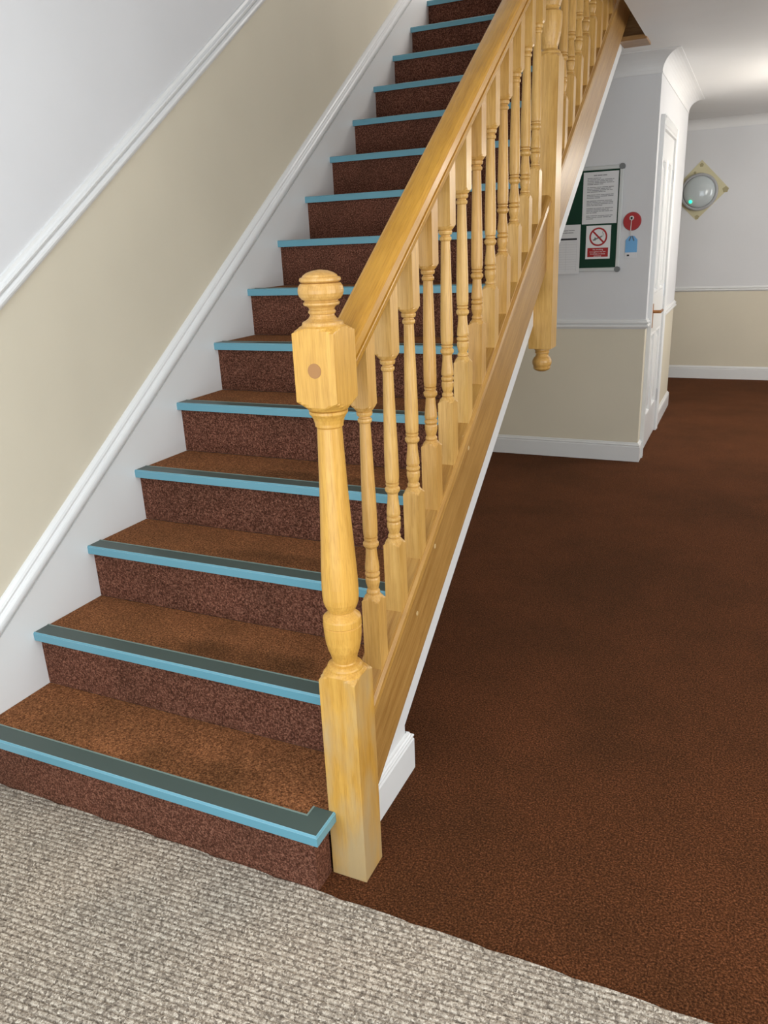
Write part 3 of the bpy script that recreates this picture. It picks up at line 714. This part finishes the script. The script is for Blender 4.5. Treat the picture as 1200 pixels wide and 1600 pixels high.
# no smoking sign
ys_ = yw - .0125
ns = thing(empty('no_smoking_sign', (0.995, ys_, 1.30)), 'white and red no smoking sign on the lower right of the noticeboard', 'sign')
sx0, sx1, sz0, sz1 = .913, 1.064, 1.300, 1.498
local(ns, obj('sign_plate', B(sx0, sx1, ys_-.001, ys_+.001, sz0, sz1), 'white_print', ns))
cx_, cz_ = (sx0+sx1)/2, 1.431
def ringm(bm, c, r0, r1, y, n=48):
    a = [bm.verts.new((c[0]+r0*math.cos(t), y, c[1]+r0*math.sin(t))) for t in (2*math.pi*i/n for i in range(n))]
    b = [bm.verts.new((c[0]+r1*math.cos(t), y, c[1]+r1*math.sin(t))) for t in (2*math.pi*i/n for i in range(n))]
    for i in range(n): bm.faces.new((a[i], a[(i+1) % n], b[(i+1) % n], b[i]))
def barm(bm, c, ang, l, w, y):
    d = Vector((math.cos(ang), 0, math.sin(ang))); q = Vector((-d.z, 0, d.x)); cc = Vector((c[0], y, c[1]))
    bm.faces.new([bm.verts.new(cc + d*sx*l/2 + q*sy*w/2) for sx, sy in ((-1,-1), (1,-1), (1,1), (-1,1))])
bm = bmesh.new(); ringm(bm, (cx_, cz_), .045, .055, ys_-.0016); barm(bm, (cx_, cz_), math.radians(-45), .094, .010, ys_-.0017)
local(ns, obj('prohibition_ring', bm, 'red', ns))
bm = bmesh.new(); barm(bm, (cx_-.004, cz_-.008), math.radians(22), .062, .009, ys_-.0013)
for k_ in range(7): barm(bm, (cx_-.020+.004*math.sin(k_*1.1), cz_-.018-.002*k_+.012), math.radians(90+25*math.cos(k_)), .010, .004, ys_-.0014)
for k_ in range(6): barm(bm, (cx_+.028+.003*math.sin(k_*1.4), cz_+.008+.005*k_), math.radians(90+30*math.cos(k_*1.4)), .007, .0028, ys_-.0014)
local(ns, obj('cigarette', bm, 'smoke_grey', ns))
local(ns, obj('red_panel', B(sx0+.012, sx1-.012, ys_-.0016, ys_-.001, sz0+.012, 1.366), 'red', ns))
def text_mesh(name, s, size, loc, mt, parent):
    cu = bpy.data.curves.new(name, 'FONT'); cu.body = s; cu.size = size; cu.align_x = 'CENTER'; cu.align_y = 'CENTER'
    t = bpy.data.objects.new(name, cu); COL.objects.link(t)
    dg = bpy.context.evaluated_depsgraph_get(); me = bpy.data.meshes.new_from_object(t.evaluated_get(dg))
    bpy.data.objects.remove(t); bpy.data.curves.remove(cu)
    me.transform(Matrix.Translation(loc) @ Matrix.Rotation(math.pi/2, 4, 'X'))
    me.materials.clear(); me.materials.append(M[mt]); me.name = name
    o = bpy.data.objects.new(name, me); COL.objects.link(o); o.parent = parent
    return local(parent, o)
for q, ss in enumerate(('No smoking', 'It is against the law', 'to smoke in these', 'premises')):
    text_mesh('lettering', ss, .0128, (cx_, ys_-.0019, 1.356-.0128*q), 'white_print', ns)
# red disc with a cord, blue tag below
rdx, rdz = 1.186, 1.513
rd = thing(empty('red_disc', (rdx, yw, rdz)), 'round red disc with a white ring and cord on the wall beside the noticeboard', 'disc')
bm = bmesh.new(); disc(bm, (rdx, yw-.014, rdz), .050, 'y', .0135, 40, r2=.054); local(rd, obj('disc_body', bm, 'red', rd))
bm = bmesh.new(); turned(bm, [(-.003, .011), (0, .0135), (.003, .011), (.003, .007), (-.003, .007)], None, 20)
bmesh.ops.rotate(bm, verts=bm.verts, cent=(0, 0, 0), matrix=Matrix.Rotation(math.pi/2, 3, 'X')); bmesh.ops.translate(bm, verts=bm.verts, vec=(rdx-.002, yw-.018, rdz+.018))
local(rd, obj('ring', bm, 'cord', rd))
bm = bmesh.new(); sweep(bm, [(.0022*math.cos(t), .0022*math.sin(t)) for t in (math.pi*i/4 for i in range(8))], [((rdx-.002, yw-.020, rdz+.010), (1,0,0), (0,1,0)), ((rdx-.004, yw-.019, rdz-.045), (1,0,0), (0,1,0)), ((rdx-.003, yw-.010, rdz-.085), (1,0,0), (0,1,0))])
local(rd, obj('cord', bm, 'cord', rd))
tg = thing(empty('key_tag', (1.188, yw, 1.31)), 'small pale blue tag with a white lower end hanging under the red disc', 'tag')
tz1 = 1.428
bm = bmesh.new(); poly_prism(bm, [(1.154, yw-.006, 1.332), (1.224, yw-.006, 1.332), (1.224, yw-.006, 1.405), (1.203, yw-.006, tz1), (1.175, yw-.006, tz1), (1.154, yw-.006, 1.405)], (0, .005, 0))
local(tg, obj('tag_body', bm, 'blue_tag', tg))
local(tg, obj('tag_end', B(1.154, 1.224, yw-.0062, yw-.001, 1.300, 1.332), 'paper', tg))
bm = bmesh.new(); box(bm, 1.166, 1.180, yw-.0068, yw-.0062, 1.310, 1.320); local(tg, obj('tag_mark', bm, 'ink_black', tg))
bm = bmesh.new()
for sx_ in (-1, 1): poly_prism(bm, [(1.189, yw-.0066, 1.428), (1.189+sx_*.006, yw-.0066, 1.430), (1.189+sx_*.018, yw-.0066, 1.402), (1.189+sx_*.010, yw-.0066, 1.398)], (0, .0006, 0))
local(tg, obj('tag_fold', bm, plain('blue_grey', (.10, .16, .24), .6), tg))

# ------------------------------------------------------------------ bulkhead lamp on the far wall
lx, lz = 1.336, 1.785
lp = thing(empty('wall_lamp', (lx, YF, lz)), 'round grey bulkhead lamp with a green light over a yellow diamond on far wall', 'lamp')
hd = .275
bm = bmesh.new(); poly_prism(bm, [(lx, YF-.003, lz+hd+.01), (lx+hd-.015, YF-.003, lz+.02), (lx-.01, YF-.003, lz-hd+.02), (lx-hd, YF-.003, lz)], (0, .0025, 0))
local(lp, obj('backing_plate', bm, 'patch', lp))
for dx, dz, sx_ in ((0, hd-.035, .020), (hd-.045, .01, .030), (-.005, -hd+.050, .022), (-.055, hd-.10, .014)):
    bm = bmesh.new(); disc(bm, (lx+dx, YF-.0045, lz+dz), sx_, 'y', .0014, 5); local(lp, obj('fixing_mark', bm, 'patch_dark', lp))
def ylathe(prof, n=48):
    bm = bmesh.new(); turned(bm, prof, None, n)
    bmesh.ops.rotate(bm, verts=bm.verts, cent=(0, 0, 0), matrix=Matrix.Rotation(math.pi/2, 3, 'X'))
    bmesh.ops.translate(bm, verts=bm.verts, vec=(lx, YF, lz)); return bm
local(lp, obj('lamp_body', ylathe([(.003, .168), (.045, .168), (.058, .163), (.062, .155), (.058, .145), (.050, .142)]), 'lamp_ring', lp, smooth=0.7))
local(lp, obj('diffuser', ylathe([(.050, .144), (.062, .141)] + [(.062+.048*math.sin(math.radians(t)), .141*math.cos(math.radians(t))) for t in range(8, 90, 8)] + [(.110, 0)]), 'dome', lp, smooth=0.9))
bm = bmesh.new(); bmesh.ops.create_uvsphere(bm, u_segments=14, v_segments=8, radius=.016)
bmesh.ops.translate(bm, verts=bm.verts, vec=(lx-.068, YF-.092, lz-.085)); local(lp, obj('indicator_light', bm, 'led', lp, smooth=1.0))

# pendant lamp of the hall, just right of the view
PX, PY, PZ = 2.32, 5.10, 1.92
cl = thing(empty('pendant_lamp', (PX, PY, CEIL)), 'round white glass pendant lamp hanging in the hall opposite the passage door', 'lamp')
def zl(prof, n=32):
    bm = bmesh.new(); turned(bm, prof, None, n); bmesh.ops.translate(bm, verts=bm.verts, vec=(PX, PY, 0)); return bm
local(cl, obj('ceiling_rose', zl([(CEIL-.03, .03), (CEIL-.012, .05), (CEIL, .052)]), 'gloss_white', cl, smooth=0.7))
local(cl, obj('flex', zl([(PZ+.10, .004), (CEIL-.02, .004)], 10), 'gloss_white', cl))
local(cl, obj('globe', zl([(PZ+.11*math.sin(math.radians(t)), max(0, .11*math.cos(math.radians(t)))) for t in range(-90, 91, 12)]), 'lamp_glow', cl, smooth=1.0))

# fill lamp added out of view, brightens the treads from above
QX, QY = 1.05, -0.55
ql = thing(empty('lobby_fill_lamp', (QX, QY, CEIL)), 'added flush ceiling lamp, unseen fill light over the entrance matting', 'lamp')
def qz(prof):
    bm = bmesh.new(); turned(bm, prof, None, 40); bmesh.ops.translate(bm, verts=bm.verts, vec=(QX, QY, CEIL)); return bm
local(ql, obj('fill_lamp_base', qz([(-.03, .17), (0, .17)]), 'gloss_white', ql, smooth=0.7))
local(ql, obj('fill_lamp_bowl', qz([(-.11, 0), (-.105, .06), (-.09, .11), (-.06, .145), (-.03, .155)]), 'lobby_fill_glow', ql, smooth=1.0))
